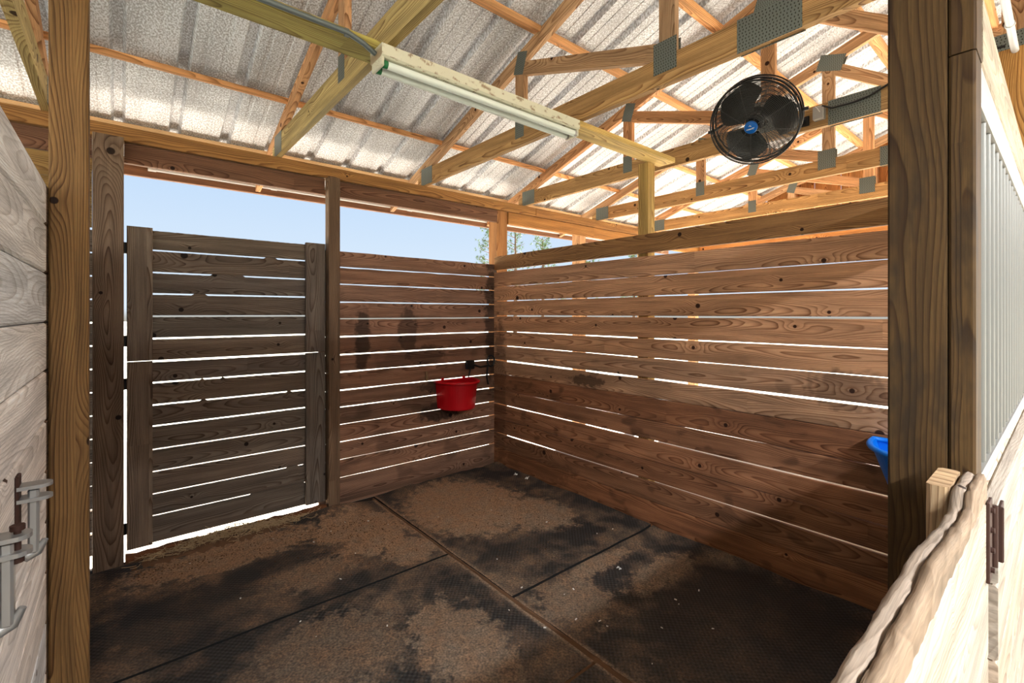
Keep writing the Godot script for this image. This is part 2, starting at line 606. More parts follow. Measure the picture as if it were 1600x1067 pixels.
func shade(c: Color, amount: float) -> Color:
	var k := 1.0 + amount * (rng.randf() * 2.0 - 1.0)
	var w := 0.03 * (rng.randf() * 2.0 - 1.0)
	return Color(clampf(c.r * (k + w), 0, 1), clampf(c.g * k, 0, 1), clampf(c.b * (k - w), 0, 1))


func wavy(n: int, amp: float) -> Array:
	var a := []
	var s := rng.randf() * 100.0
	for i in n:
		a.append(amp * nz.get_noise_2d(i * 0.9, s) * 2.0)
	return a


func _ready() -> void:
	rng.seed = 4
	nz.seed = 9
	nz.frequency = 1.0
	nz.fractal_octaves = 3
	var cam := Camera3D.new()
	cam.name = "camera"
	cam.set_frustum(0.02 * 1067.0 / 730.0, Vector2(0, -0.02 * 43.5 / 730.0), 0.02, 400.0)
	cam.position = Vector3(0, 1.53, 0)
	cam.rotation_degrees.y = -40.0
	add_child(cam)
	cam.current = true
	var env := WorldEnvironment.new()
	env.name = "sky_and_air"
	var e := Environment.new()
	e.background_mode = Environment.BG_SKY
	e.sky = Sky.new()
	var sk := ProceduralSkyMaterial.new()
	sk.sky_top_color = Color(0.55, 0.76, 0.98)
	sk.sky_horizon_color = Color(0.90, 0.95, 0.99)
	sk.sky_curve = 0.3
	e.background_energy_multiplier = 0.168
	sk.ground_bottom_color = Color(0.55, 0.52, 0.44)
	sk.ground_horizon_color = Color(0.75, 0.74, 0.70)
	sk.sky_energy_multiplier = 1.0
	sk.sun_angle_max = 20.0
	e.sky.sky_material = sk
	e.tonemap_mode = Environment.TONE_MAPPER_LINEAR
	e.tonemap_exposure = 6.0
	e.sdfgi_enabled = true
	e.ssao_enabled = true
	e.ssil_enabled = true
	env.environment = e
	add_child(env)
	var sun := DirectionalLight3D.new()
	sun.name = "sun"
	sun.light_energy = 3.5
	sun.light_color = Color(1.0, 0.98, 0.95)
	sun.light_angular_distance = 0.6
	sun.shadow_enabled = true
	sun.rotation_degrees = Vector3(-48, 110, 0)
	add_child(sun)

	make_materials()
	ground()
	roof()
	trusses()
	back_wall()
	side_walls()
	front_wall()
	far_stalls()
	gate()
	stall_door()
	mats()
	fittings()
	aisle_lamps()
	fan()
	buckets()
	brackets()
	loose_things()
	trees()


# ---------------------------------------------------------------- setting
func ground() -> void:
	var g := structure("ground", "sunlit pale grass and sand outside the barn")
	var st := begin()
	for p in [[-120.0, 120.0, -120.0, -7.6], [-120.0, 120.0, 4.5, 120.0], [-120.0, -6.0, -7.6, 4.5], [7.4, 120.0, -7.6, 4.5]]:
		var a: float = p[0]
		var b: float = p[1]
		var c: float = p[2]
		var d: float = p[3]
		quad(st, [V(a, c, -0.06), V(b, c, -0.06), V(b, d, -0.06), V(a, d, -0.06)], [Vector2(a, c) / 60.0, Vector2(b, c) / 60.0, Vector2(b, d) / 60.0, Vector2(a, d) / 60.0], [], Vector3.UP)
	put("grass_field", st.commit(), M.grass, g)
	st = begin()
	quad(st, [V(-30, 4.0, -0.055), V(30, 4.0, -0.055), V(30, 7.5, -0.055), V(-30, 7.5, -0.055)], [Vector2(0, 0), Vector2(1, 0), Vector2(1, 1), Vector2(0, 1)], [], Vector3.UP)
	put("bare_strip", st.commit(), M.damp, g)
	var f := structure("floor", "packed sandy floor of the barn under the mats")
	st = begin()
	box(st, V(0.7, -1.55, -0.12), Vector3(13.4, 0.20, 12.1))
	put("dirt_floor", st.commit(), M.sand, f)
	st = begin()
	box(st, V(1.395, 1.97, -0.021), Vector3(3.088, 0.006, 3.63))
	put("stall_bed", st.commit(), M.bed, f)


func sheet_profile() -> Array:   # one 0.305 m period of the ribbed sheet: (x, height)
	return [[0.0, 0.0], [0.016, 0.036], [0.058, 0.036], [0.074, 0.0], [0.115, 0.0], [0.121, 0.004], [0.139, 0.004], [0.145, 0.0], [0.215, 0.0], [0.221, 0.004], [0.239, 0.004], [0.245, 0.0]]


func roof() -> void:
	var c := structure("ceiling", "ribbed galvanised roof sheets on purlins over open trusses")
	var pts := []
	for k in 3:
		for p in sheet_profile():
			pts.append([p[0] + 0.305 * k, p[1]])
	pts.append([0.915, 0.0])
	var meshes := []
	for side in [0, 1]:
		var st := begin()
		var n0 := RIDGE
		var n1 := 4.56 if side == 0 else 2.0 * RIDGE - 4.56
		for i in pts.size() - 1:
			for lay in 2:
				var t := 0.0012 * lay
				var p := []
				for q in [[pts[i], n0], [pts[i + 1], n0], [pts[i + 1], n1], [pts[i], n1]]:
					p.append(V(q[0][0], q[1], roof_z(q[1]) + 0.041 + q[0][1] + t))
				var nrm: Vector3 = (p[1] - p[0]).cross(p[3] - p[0]).normalized()
				if (nrm.y > 0) != (lay == 1):
					nrm = -nrm
				var uv := []
				for q in p:
					uv.append(Vector2(q.x / 1.83, -q.z / 1.9))
				quad(st, p, uv, [], nrm)
		meshes.append(st.commit())
	for k in range(-5, 8):
		for side in [0, 1]:
			put("roof_panel", meshes[side], M.roof, c, Vector3(-0.046 + 0.915 * k, 0, 0))
	var st := begin()
	for s: float in [-1.0, 1.0]:
		var a := V(-4.7, RIDGE, 4.725)
		box(st, V(1.35, RIDGE + s * 0.1, 4.70), Vector3(11.9, 0.004, 0.22), Basis(Vector3.RIGHT, s * 0.32))
	put("ridge_cap", st.commit(), M.zinc, c)
	var ang := atan(PITCH)
	for side in [1.0, -1.0]:
		for k in 10:
			var n := 4.09 - 0.61 * k
			if n < RIDGE:
				continue
			var nn := n if side > 0 else 2.0 * RIDGE - n
			var o := board(c, "purlin", V(1.35, nn, roof_z(nn) + 0.0195), Vector3(11.85, 0.036, 0.089), 0, Color(1.0, 0.92, 0.80) if k == 0 else shade(Color(0.94, 0.78, 0.62), 0.05), {"ch": 0.002, "tex": 2})
			o.rotation.x = ang * side
	for side in [1.0, -1.0]:
		var nn := 4.47 if side > 0 else 2.0 * RIDGE - 4.47
		plank_x(c, "fascia", -4.6, 7.27, nn - 0.019, nn + 0.019, 2.555, 2.685, Color(0.62, 0.50, 0.44))


func trusses() -> void:
	var names := ["above the left stall partition, at the upper left", "crossing the left end of the unlit tube light", "crossing the right end of the unlit tube light", "that holds the black wall fan", "first behind the black fan", "second behind the black fan, over the next stall", "farthest of all, against the boarded gable end"]
	for k in range(-1, 6):
		var x := 0.90 + 1.225 * k
		var where: String = names[k + 1]
		var t := thing("roof_truss", "pine roof truss " + where, "truss", V(x, RIDGE, 2.69), "roof trusses across the barn")
		var tone := shade(PINE, 0.07)
		var chord := GREEN_PINE if k == 0 or k == -1 else shade(Color(0.80, 0.68, 0.51), 0.06)
		var mir := func(p: Vector2) -> Vector2: return Vector2(2.0 * RIDGE - p.x, p.y)
		for s in [0, 1]:
			var fx := func(a: Array) -> Array:
				return a if s == 0 else a.map(mir)
			# bottom chord in two lengths spliced over the stall front
			if s == 0:
				member(t, "bottom_chord", [Vector2(3.86, 2.69), Vector2(3.86, 2.765), Vector2(3.655, 2.83), Vector2(0.82, 2.83), Vector2(0.82, 2.69)], 0.038, x, chord)
				member(t, "bottom_chord", [Vector2(0.82, 2.69), Vector2(0.82, 2.83), Vector2(-3.9, 2.83), Vector2(-3.9, 2.69)], 0.038, x, shade(chord, 0.05))
			else:
				member(t, "bottom_chord", [Vector2(-6.86, 2.69), Vector2(-6.86, 2.765), Vector2(-6.655, 2.83), Vector2(-3.9, 2.83), Vector2(-3.9, 2.69)], 0.038, x, chord)
			member(t, "top_chord", fx.call([Vector2(4.44, roof_z(4.44)), Vector2(4.44, roof_z(4.44) - 0.094), Vector2(RIDGE, roof_z(RIDGE) - 0.094), Vector2(RIDGE, roof_z(RIDGE))]), 0.0378, x, tone)
			for n in [2.43, 1.30, 0.17, -0.95]:
				member(t, "web", fx.call([Vector2(n - 0.044, 2.83), Vector2(n + 0.044, 2.83), Vector2(n + 0.044, roof_z(n + 0.044) - 0.094), Vector2(n - 0.044, roof_z(n - 0.044) - 0.094)]), 0.0376, x, shade(tone, 0.06))
			for n in [[2.386, 1.344], [1.256, 0.214], [0.126, -0.906]]:
				var a := Vector2(n[0] + 0.02, roof_z(n[0]) - 0.135)
				var b := Vector2(n[1] - 0.02, 2.855)
				var d := (b - a).normalized()
				var w := Vector2(-d.y, d.x) * 0.044
				member(t, "web", fx.call([a + w, b + w, b - w, a - w]), 0.0374, x, shade(tone, 0.06))
			var plates := [[3.70, 2.765, 0.19, 0.15, 0.0], [2.42, roof_z(2.42) - 0.085, 0.10, 0.15, -0.32], [2.43, 2.81, 0.09, 0.14, 0.0], [1.28, roof_z(1.28) - 0.085, 0.19, 0.13, -0.32], [1.31, 2.83, 0.13, 0.16, 0.0], [0.17, roof_z(0.17) - 0.085, 0.19, 0.13, -0.32], [0.18, 2.83, 0.13, 0.15, 0.0], [0.82, 2.76, 0.26, 0.15, 0.0]]
			for p in plates:
				var st := begin()
				for f: float in [-1.0, 1.0]:
					box(st, Vector3(f * 0.0198, 0, 0), Vector3(0.0016, p[3], p[2]), Basis(Vector3.RIGHT, -p[4] if s == 0 else p[4]), 0.0004)
				var nn: float = p[0] if s == 0 else 2.0 * RIDGE - p[0]
				put("nail_plate", st.commit(), M.plate, t, V(x, nn, p[1]))


func back_wall() -> void:
	var w := structure("wall_back", "slatted dark plank wall across the back of the stall")
	# posts
	post(w, "corner_post", -0.125, 0.018, 3.685, 3.825, -0.06, 2.60, shade(OLD, 0.03), {"tex": 3})
	post(w, "post", 1.245, 1.333, 3.70, 3.785, -0.06, 2.60, OLD, {"tex": 1})
	post(w, "post", 2.985, 3.125, 3.80, 3.94, -0.06, 2.60, Color(0.70, 0.54, 0.38), {"tex": 1})
	for x in [4.25, 5.6, 6.96]:
		post(w, "post", x, x + 0.12, 3.80, 3.92, -0.06, 2.60, PINE)
	for x in [-3.5, -1.7]:
		post(w, "post", x, x + 0.14, 3.80, 3.94, -0.06, 2.60, OLD)
	for p in [[-4.6, -1.0], [-0.995, 3.5], [3.505, 7.2]]:
		plank_x(w, "top_plate", p[0], p[1], 3.76, 3.85, 2.602, 2.690, shade(Color(0.66, 0.53, 0.36), 0.05))
	for p in [[-3.5, -0.13], [0.02, 1.243], [1.335, 2.98], [3.13, 7.08]]:
		plank_x(w, "header", p[0], p[1], 3.787, 3.825, 2.472, 2.598, Color(0.50, 0.39, 0.34) if p[0] < 2.0 else shade(Color(0.74, 0.57, 0.36), 0.05))
	# boards right of the gate
	var z := [2.04, 1.907, 1.769, 1.624, 1.488, 1.343, 1.197, 1.057, 0.909, 0.771, 0.63, 0.49, 0.345, 0.20, 0.045]
	for i in 14:
		var g := 0.010 if i != 12 else 0.006
		plank_x(w, "plank", 1.2, 2.975, 3.79, 3.815, z[i + 1] + g * 0.5 - (0.07 if i == 13 else 0.0), z[i] - g * 0.5, shade(Color(0.62, 0.51, 0.47), 0.10), {"stain": "back", "tops": wavy(14, 0.0028)})
	# nail heads on the post
	for z2 in [2.052, 2.192, 2.332]:
		plank_x(w, "plank", -3.35, -0.13, 3.79, 3.815, z2, z2 + 0.137, shade(Color(0.60, 0.52, 0.36), 0.06))
	for part in [[-3.4, -1.75], [-1.6, -0.13]]:
		for i in 14:
			plank_x(w, "plank", part[0], part[1], 3.83, 3.864, 0.05 + 0.143 * i, 0.05 + 0.143 * i + 0.133, shade(GATE, 0.1))


func side_walls() -> void:
	var w := structure("wall_right", "brown plank partition with a top rail on the right of the stall")
	var z := [1.948, 1.803, 1.658, 1.508, 1.351, 1.208, 1.058, 0.92, 0.756, 0.614, 0.464, 0.32, 0.173, -0.02]
	var gaps := [0.005, 0.008, 0.012, 0.008, 0.007, 0.015, 0.003, 0.004, 0.012, 0.003, 0.013, 0.002, 0.002, 0.002]
	for i in 13:
		var lo: float = z[i + 1] + gaps[i] * 0.5
		var hi: float = z[i] - (gaps[i - 1] * 0.5 if i > 0 else 0.0)
		var tone := WALL if i < 7 else Color(0.78, 0.60, 0.50)
		plank_n(w, "plank", WALL_X, WALL_X + 0.024, 0.155, 3.7895, lo, hi, shade(tone, 0.07), {"stain": "side", "tops": wavy(16, 0.0022), "tex": [1, 3, 0, 0, 1, 1, 3, 0, 2, 1, 0, 3, 2][i]})
	plank_n(w, "top_rail", WALL_X, WALL_X + 0.036, 0.155, 3.785, 1.975, 2.112, Color(0.66, 0.54, 0.40), {"tex": 3, "u": 0.35})
	post(w, "post", 2.98, 3.068, 1.992, 2.080, -0.06, 2.648, Color(0.74, 0.67, 0.46), {"tex": 2})
	var l := structure("wall_left", "pale weathered plank partition on the left of the stall")
	var zl := [1.895, 1.78, 1.644, 1.506, 1.37, 1.23, 1.09, 0.95, 0.81, 0.67, 0.53, 0.39, 0.25, 0.11, -0.03]
	for i in 14:
		plank_n(l, "plank", -0.196, -0.158, 0.16, 1.835, zl[i + 1] + 0.0015, zl[i] - 0.0015, shade(PALE, 0.05), {"tex": 4, "ch": 0.005})
		plank_n(l, "plank", -0.196, -0.158, 1.84, 3.68, zl[i + 1] + 0.0015, zl[i] - 0.0015, shade(OLD, 0.05))
	post(l, "partition_post", -0.156, -0.071, 1.86, 1.945, -0.06, 2.688, Color(0.52, 0.43, 0.30), {"tex": 0, "ch": 0.005, "u": 0.02})


func front_wall() -> void:
	var w := structure("wall_front", "pale plank stall front facing the aisle, right of the door")
	post(w, "door_post", 1.24, 1.329, 0.153, 0.246, -0.06, 2.688, JAMB, {"tex": 2, "u": 0.2, "stain": "post"})
	post(w, "door_jamb", 1.24, 1.329, 0.113, 0.151, -0.06, 2.03, JAMB, {"tex": 2, "u": 0.6, "stain": "post"})
	post(w, "door_jamb", 1.24, 1.329, 0.112, 0.151, 2.033, 2.688, JAMB, {"tex": 2})
	plank_x(w, "front_rail", 1.332, 7.0, 0.111, 0.150, 2.033, 2.172, Color(0.74, 0.70, 0.62), {"tex": 4})
	for i in 8:
		var zz := 0.03 + 0.1425 * i
		plank_x(w, "plank", 1.245, 2.975, 0.084, 0.111, zz, zz + 0.139, shade(Color(0.74, 0.70, 0.65), 0.05), {"tex": 4})
		plank_x(w, "plank", 3.09, 7.0, 0.084, 0.111, zz, zz + 0.139, shade(Color(0.74, 0.70, 0.65), 0.05), {"tex": 4})
	plank_x(w, "sill_rail", 1.335, 2.93, 0.112, 0.150, 1.03, 1.168, PALE)
	for x in [2.98, 4.3, 5.6, 6.95]:
		post(w, "post", x, x + 0.089, 0.113, 0.20, -0.06, 2.688, shade(Color(0.80, 0.66, 0.44), 0.05))
	for x in [-0.25, -3.4]:
		post(w, "post", x, x + 0.089, 0.113, 0.20, -0.06, 2.688, shade(JAMB, 0.05))
	# the south side of the barn: posts and a beam only
	var s := structure("wall_south", "open south side of the barn with square posts")
	for x in [-3.6, -0.3, 2.9, 6.95]:
		post(s, "post", x, x + 0.14, -6.94, -6.80, -0.06, 2.60, PINE)
		post(s, "aisle_post", x, x + 0.14, -3.6, -3.46, -0.06, 2.688, PINE)
	plank_x(s, "top_plate", -4.6, 7.2, -6.94, -6.85, 2.60, 2.69, PINE)


func far_stalls() -> void:
	var g := structure("wall_gable", "boarded gable end of the barn under the roof")
	for i in 36:
		var n := -6.8 + 0.30 * i
		if n > 3.9:
			break
		var top := minf(roof_z(n), roof_z(n + 0.292)) + 0.03
		post(g, "siding_board", 7.145, 7.17, n, n + 0.292, 2.45, top, shade(Color(0.80, 0.60, 0.40), 0.10))
	for i in 12:
		var n := -6.6 + 0.9 * i
		post(g, "stud", 7.055, 7.143, n, n + 0.04, 2.60, roof_z(n) - 0.10, shade(PINE, 0.05))
	plank_n(g, "gable_beam", 7.06, 7.143, -6.85, 3.78, 2.43, 2.598, shade(Color(0.86, 0.66, 0.45), 0.05))


# ---------------------------------------------------------------- gates and doors
func gate_leaf(called: String, label: String, zs: Array, seed_: int) -> void:
	rng.seed = seed_
	var lo: float = zs[-1]
	var hi: float = zs[0]
	var t := thing(called, label, "gate", V(0.03, 3.79, lo), "the two leaves of the back gate")
	for s in [[0.032, 0.160, 2], [1.092, 1.236, 1]]:
		post(t, "stile", s[0], s[1], 3.752, 3.788, lo + 0.004, hi + 0.006, shade(GATE, 0.06), {"tex": s[2]})
	for i in zs.size() - 1:
		var tops := []
		var shut := false
		var n := 80
		for k in n:
			if rng.randf() < (0.020 if not shut else 0.14):
				shut = not shut
			tops.append((0.0115 if shut else 0.0) + 0.0016 * (rng.randf() - 0.5))
		if i == 0 or rng.randf() < 0.30:
			tops = wavy(n, 0.001)
		plank_x(t, "plank", 0.035, 1.234, 3.789, 3.814, zs[i + 1] + (0.0055 if i < zs.size() - 2 else 0.0), zs[i] - 0.0055, shade(GATE, 0.07), {"tops": tops})
	for z in [hi - 0.13, lo + 0.13]:
		var st := begin()
		box(st, V(0.024, 3.792, z), Vector3(0.05, 0.05, 0.006))
		tube(st, [V(0.024, 3.783, z - 0.035), V(0.024, 3.783, z + 0.035)], 0.008)
		put("hinge", st.commit(), M.black, t, Vector3.ZERO + t.position)
		t.get_child(-1).position = -t.position


func gate() -> void:
	gate_leaf("stall_gate", "upper leaf of the grey slatted gate, against the sky", [2.07, 1.939, 1.796, 1.658, 1.513, 1.369, 1.229], 21)
	gate_leaf("stall_gate", "lower leaf of the grey slatted gate, standing above the dirt threshold", [1.221, 1.084, 0.94, 0.804, 0.653, 0.51, 0.366, 0.226, 0.056], 22)


func stall_door() -> void:
	var t := thing("stall_door", "weathered low stall door with a chewed top edge in the foreground", "door", V(1.2, 0.11, 0.05))
	# two layers of the gnawed top rail, swept along X with a rough outline
	for lay in 2:
		var st := begin()
		st.set_color(lin(Color(0.66, 0.61, 0.56) if lay == 0 else Color(0.60, 0.53, 0.45)))
		var n0: float = [0.1095, 0.094][lay]
		var n1: float = [0.128, 0.1093][lay]
		var ns := 110
		var grid := []
		for i in ns + 1:
			var x := -0.02 + 1.21 * i / ns
			var dip := 0.022 * smoothstep(1.065, 1.03, x) * smoothstep(0.70, 0.98, x) + 0.007 * smoothstep(0.85, 0.6, x)
			var top := 1.243 - dip + 0.005 * nz.get_noise_2d(x * 7.0, lay * 7.0) + 0.0014 * nz.get_noise_2d(x * 30.0, lay * 5.0 + 3.0) - (0.002 if lay == 0 else 0.0)
			var row := []
			var w := n1 - n0
			var so: float = [0.35, 1.0][lay]
			var no: float = [1.0, 0.35][lay]
			var base_z: float = [1.02, 1.17][lay]
			var pr := [Vector2(n0, base_z), Vector2(n0, top - 0.018 * so), Vector2(n0 + w * 0.06, top - 0.009 * so), Vector2(n0 + w * 0.25, top - 0.0015), Vector2(n0 + w * 0.5, top), Vector2(n0 + w * 0.75, top - 0.002), Vector2(n0 + w * 0.94, top - 0.009 * no), Vector2(n1, top - 0.018 * no), Vector2(n1, base_z)]
			for k in pr.size():
				var q: Vector2 = pr[k]
				var jit := 0.0 if k == 0 or k == 8 else 1.0
				q += jit * Vector2(0.0012 * nz.get_noise_2d(x * 26.0, k * 3.0 + lay * 40.0), 0.0030 * nz.get_noise_2d(x * 14.0, k * 1.2 + lay * 20.0))
				row.append(V(x, q.x, q.y))
			grid.append(row)
		st.set_smooth_group(0)
		for i in ns:
			for k in 8:
				var p := [grid[i][k], grid[i + 1][k], grid[i + 1][k + 1], grid[i][k + 1]]
				var uv := []
				for q in [[i, k], [i + 1, k], [i + 1, k + 1], [i, k + 1]]:
					uv.append(Vector2(0.3 * lay + 1.21 * q[0] / ns / 3.2, 0.2 + lay * 0.4 + q[1] * 0.035))
				var out := V(0, -1, 0) if k < 2 else (V(0, 1, 0) if k > 5 else Vector3.UP)
				var order := [0, 2, 1, 0, 3, 2] if (p[1] - p[0]).cross(p[2] - p[0]).dot(out) > 0 else [0, 1, 2, 0, 2, 3]
				for j in order:
					st.set_uv(uv[j])
					st.add_vertex(p[j])
		for i in [0, ns]:
			var s := -1.0 if i == 0 else 1.0
			for k in range(1, 8):
				var ps := [grid[i][0], grid[i][k], grid[i][k + 1]]
				if (ps[1] - ps[0]).cross(ps[2] - ps[0]).dot(Vector3(s, 0, 0)) > 0:
					ps = [ps[0], ps[2], ps[1]]
				for q in ps:
					st.set_uv(Vector2(q.y * 2.0, q.z * 4.0))
					st.add_vertex(q)
		st.generate_normals()
		var o := put("top_rail", st.commit(), wood[4], t)
		o.position = -t.position
	for i in 8:
		var zz := 0.05 + 0.1445 * i
		plank_x(t, "face_plank", -0.02, 1.19, 0.0925, 0.1085, zz, zz + 0.142, shade(Color(0.74, 0.70, 0.64), 0.04), {"tex": 4, "tops": wavy(60, 0.004 if i == 7 else 0.0003)})
	var blk := board(t, "end_cleat", V(1.125, 0.1435, 0.722), Vector3(0.13, 1.034, 0.030), 1, Color(0.74, 0.68, 0.60), {"tops": [0.0, 0.0], "ch": 0.006, "tex": 2})
	# rusty strap hinge with bolts
	var st := begin()
	box(st, V(1.178, 0.0905, 1.13), Vector3(0.045, 0.14, 0.005))
	box(st, V(1.222, 0.081, 1.13), Vector3(0.008, 0.10, 0.012))
	tube(st, [V(1.205, 0.086, 1.075), V(1.205, 0.086, 1.185)], 0.005)
	box(st, V(1.245, 0.0805, 1.13), Vector3(0.05, 0.10, 0.005))
	var h := put("hinge", st.commit(), M.rust, t)
	h.position = -t.position
	for z in [1.08, 1.115, 1.15, 1.185]:
		var b := begin()
		tube(b, [V(1.172, 0.088, z), V(1.172, 0.083, z)], 0.005, 6)
		var bo := put("bolt", b.commit(), M.rust, h)
		bo.position = Vector3.ZERO
	# barred opening beside the door
	var g := thing("stall_grille", "grey steel bar grille in the stall front above pale boards", "grille", V(2.1, 0.13, 1.17))
	for z in [[1.172, 1.20], [1.955, 2.03]]:
		var s2 := begin()
		box(s2, V(2.135, 0.1285, (z[0] + z[1]) / 2), Vector3(1.60, z[1] - z[0], 0.030))
		put("frame_rail", s2.commit(), M.zinc, g).position = -g.position
	for i in 16:
		var s2 := begin()
		var x := 1.375 + 0.1 * i
		tube(s2, [V(x, 0.1285, 1.19), V(x, 0.1285, 1.965)], 0.0105, 10)
		put("bar", s2.commit(), M.bar, g).position = -g.position


# ---------------------------------------------------------------- floor mats
func mats() -> void:
	var list := [
		[-0.15, 1.600, 2.549, 3.66, "dark rubber stall mat under dirt before the slatted gate"],
		[-0.15, 1.600, 1.345, 2.532, "worn dark rubber stall mat in the middle left of the floor"],
		[-0.15, 1.600, 0.16, 1.330, "dark rubber stall mat nearest the door, mostly out of sight"],
		[1.628, 2.937, 1.941, 3.745, "dirt covered rubber stall mat in the back corner below the red bucket"],
		[1.628, 2.937, 0.16, 1.922, "black rubber stall mat along the right plank wall"]]
	for m in list:
		var st := begin()
		var nx := 44
		var nn := 44
		var x0: float = m[0]
		var n0: float = m[2]
		var sx: float = m[1] - x0
		var sn: float = m[3] - n0
		var hgt := func(x: float, n: float) -> float:
			var h := 0.004 * nz.get_noise_2d(x * 2.0, n * 2.0 + 9.0) + 0.0015 * nz.get_noise_2d(x * 9.0, n * 9.0)
			h += 0.035 * exp(-(pow((x - 1.25) / 0.22, 2) + pow((n - 3.66) / 0.16, 2)))
			h += 0.030 * exp(-pow((n - 3.70) / 0.10, 2)) * smoothstep(1.62, 2.0, x) * (0.6 + 0.6 * nz.get_noise_2d(x * 3.0, 5.0))
			h += 0.020 * exp(-pow((x - 2.93) / 0.06, 2)) * (0.6 + 0.7 * nz.get_noise_2d(n * 2.0, 15.0))
			h += 0.012 * exp(-pow((n - 3.66) / 0.14, 2)) * smoothstep(1.6, 1.4, x)
			return h
		for i in nx + 1:
			for j in nn + 1:
				var x := x0 + sx * i / nx
				var n := n0 + sn * j / nn
				st.set_uv(Vector2(x, n) * 9.0)
				st.set_uv2(Vector2((x + 0.3) / 3.3, n / 3.9))
				st.add_vertex(V(x, n, hgt.call(x, n)))
		for i in nx:
			for j in nn:
				var a := i * (nn + 1) + j
				for k in [a, a + 1, a + nn + 2, a, a + nn + 2, a + nn + 1]:
					st.add_index(k)
		var es := begin()
		var corners := [[x0, n0], [m[1], n0], [m[1], m[3]], [x0, m[3]]]
		for side in 4:
			var p: Array = corners[side]
			var q: Array = corners[(side + 1) % 4]
			var out := V((p[0] + q[0]) / 2 - (x0 + sx / 2), (p[1] + q[1]) / 2 - (n0 + sn / 2), 0)
			for k in nx:
				var xa := lerpf(p[0], q[0], float(k) / nx)
				var na := lerpf(p[1], q[1], float(k) / nx)
				var xb := lerpf(p[0], q[0], (k + 1.0) / nx)
				var nb := lerpf(p[1], q[1], (k + 1.0) / nx)
				plain_quad(es, V(xa, na, -0.017), V(xb, nb, -0.017), V(xb, nb, hgt.call(xb, nb)), V(xa, na, hgt.call(xa, na)), out)
		st.generate_normals()
		var mesh := st.commit()
		var o := put("stall_mat", mesh, M.mat)
		tag(o, m[4], "mat", "rubber mats on the stall floor")
		put("edge", es.commit(), M.rubber_edge, o).position = Vector3.ZERO


# ---------------------------------------------------------------- fittings overhead
func fittings() -> void:
	# the flat board under the trusses that carries the light
	var b := plank_x(null, "light_board", 0.92, 3.16, 1.88, 2.02, 2.652, 2.689, Color(0.86, 0.80, 0.55), {"tex": 2})
	tag(b, "pale flat board under the trusses that carries the tube light", "board")
	var b2 := plank_x(null, "light_board", -1.2, 0.918, 1.88, 2.02, 2.652, 2.689, Color(0.74, 0.74, 0.48), {"tex": 1})
	tag(b2, "greenish flat board left of the tube light, with conduit along it", "board")
	var st := begin()
	tube(st, [V(-1.2, 1.866, 2.662), V(0.70, 1.866, 2.662), V(0.77, 1.87, 2.645), V(0.825, 1.88, 2.625)], 0.011, 10)
	for x in [-0.6, 0.1, 0.7]:
		box(st, V(x, 1.87, 2.662), Vector3(0.02, 0.034, 0.012))
	tag(put("conduit", st.commit(), M.conduit), "thin grey conduit running to the tube light", "conduit")
	var l := thing("tube_light", "unlit four foot tube light with a stained cream channel", "light", V(1.435, 1.88, 2.56))
	st = begin()
	var zc := 2.618
	st.set_uv(Vector2.ZERO)
	var x0 := 0.828
	var x1 := 2.043
	var sec := [Vector2(1.822, 2.651), Vector2(1.822, 2.604), Vector2(1.832, 2.597), Vector2(1.928, 2.597), Vector2(1.938, 2.604), Vector2(1.938, 2.651)]
	for i in sec.size():
		var a: Vector2 = sec[i]
		var c: Vector2 = sec[(i + 1) % sec.size()]
		var e := c - a
		var nrm := V(0, e.y, -e.x).normalized()
		if nrm.dot(V(0, (a.x + c.x) / 2 - 1.88, (a.y + c.y) / 2 - 2.62)) < 0:
			nrm = -nrm
		quad(st, [V(x0, a.x, a.y), V(x1, a.x, a.y), V(x1, c.x, c.y), V(x0, c.x, c.y)], [Vector2(0, i * 0.17), Vector2(1, i * 0.17), Vector2(1, i * 0.17 + 0.16), Vector2(0, i * 0.17 + 0.16)], [], nrm)
	for x: float in [x0, x1]:
		for k in range(1, 5):
			tri(st, V(x, sec[0].x, sec[0].y), V(x, sec[k].x, sec[k].y), V(x, sec[k + 1].x, sec[k + 1].y), Vector3(-1 if x == x0 else 1, 0, 0))
	put("channel", st.commit(), M.enamel, l).position = -l.position
	for x: float in [x0 + 0.008, x1 - 0.008]:
		st = begin()
		box(st, V(x, 1.878, 2.583), Vector3(0.014, 0.045, 0.098), Basis.IDENTITY, 0.004)
		put("lamp_holder", st.commit(), M.enamel, l).position = -l.position
	for n: float in [1.846, 1.908]:
		st = begin()
		tube(st, [V(x0 + 0.034, n, 2.576), V(x1 - 0.03, n, 2.576)], 0.0165, 16)
		var tb := put("lamp_tube", st.commit(), M.tube, l)
		tb.position = -l.position
		st = begin()
		tube(st, [V(x0 + 0.016, n, 2.576), V(x0 + 0.034, n, 2.576)], 0.0170, 16)
		put("end_cap", st.commit(), M.green, tb).position = Vector3.ZERO
		st = begin()
		tube(st, [V(x1 - 0.03, n, 2.576), V(x1 - 0.014, n, 2.576)], 0.0170, 16)
		put("end_cap", st.commit(), M.zinc, tb).position = Vector3.ZERO
	# white pipe over the stall front
	st = begin()
	tube(st, [V(-3.0, 0.15, 2.675), V(3.35, 0.15, 2.675)], 0.013, 12)
	for x in [1.9, 2.7, 3.3]:
		tube(st, [V(x - 0.006, 0.15, 2.675), V(x + 0.006, 0.15, 2.675)], 0.016, 12)
	tag(put("conduit", st.commit(), M.pvc), "white plastic pipe under the trusses above the stall front", "conduit")
	# a thin white pipe out under the eave
	st = begin()
	tube(st, [V(0.16, 4.438, 2.615), V(6.5, 4.438, 2.615)], 0.011, 10)
	for x in [0.16, 1.0, 2.3, 3.6]:
		tube(st, [V(x, 4.438, 2.615), V(x + 0.05, 4.438, 2.615)], 0.015, 10)
	tag(put("conduit", st.commit(), M.pvc), "thin white pipe outside under the eave above the gate", "conduit")


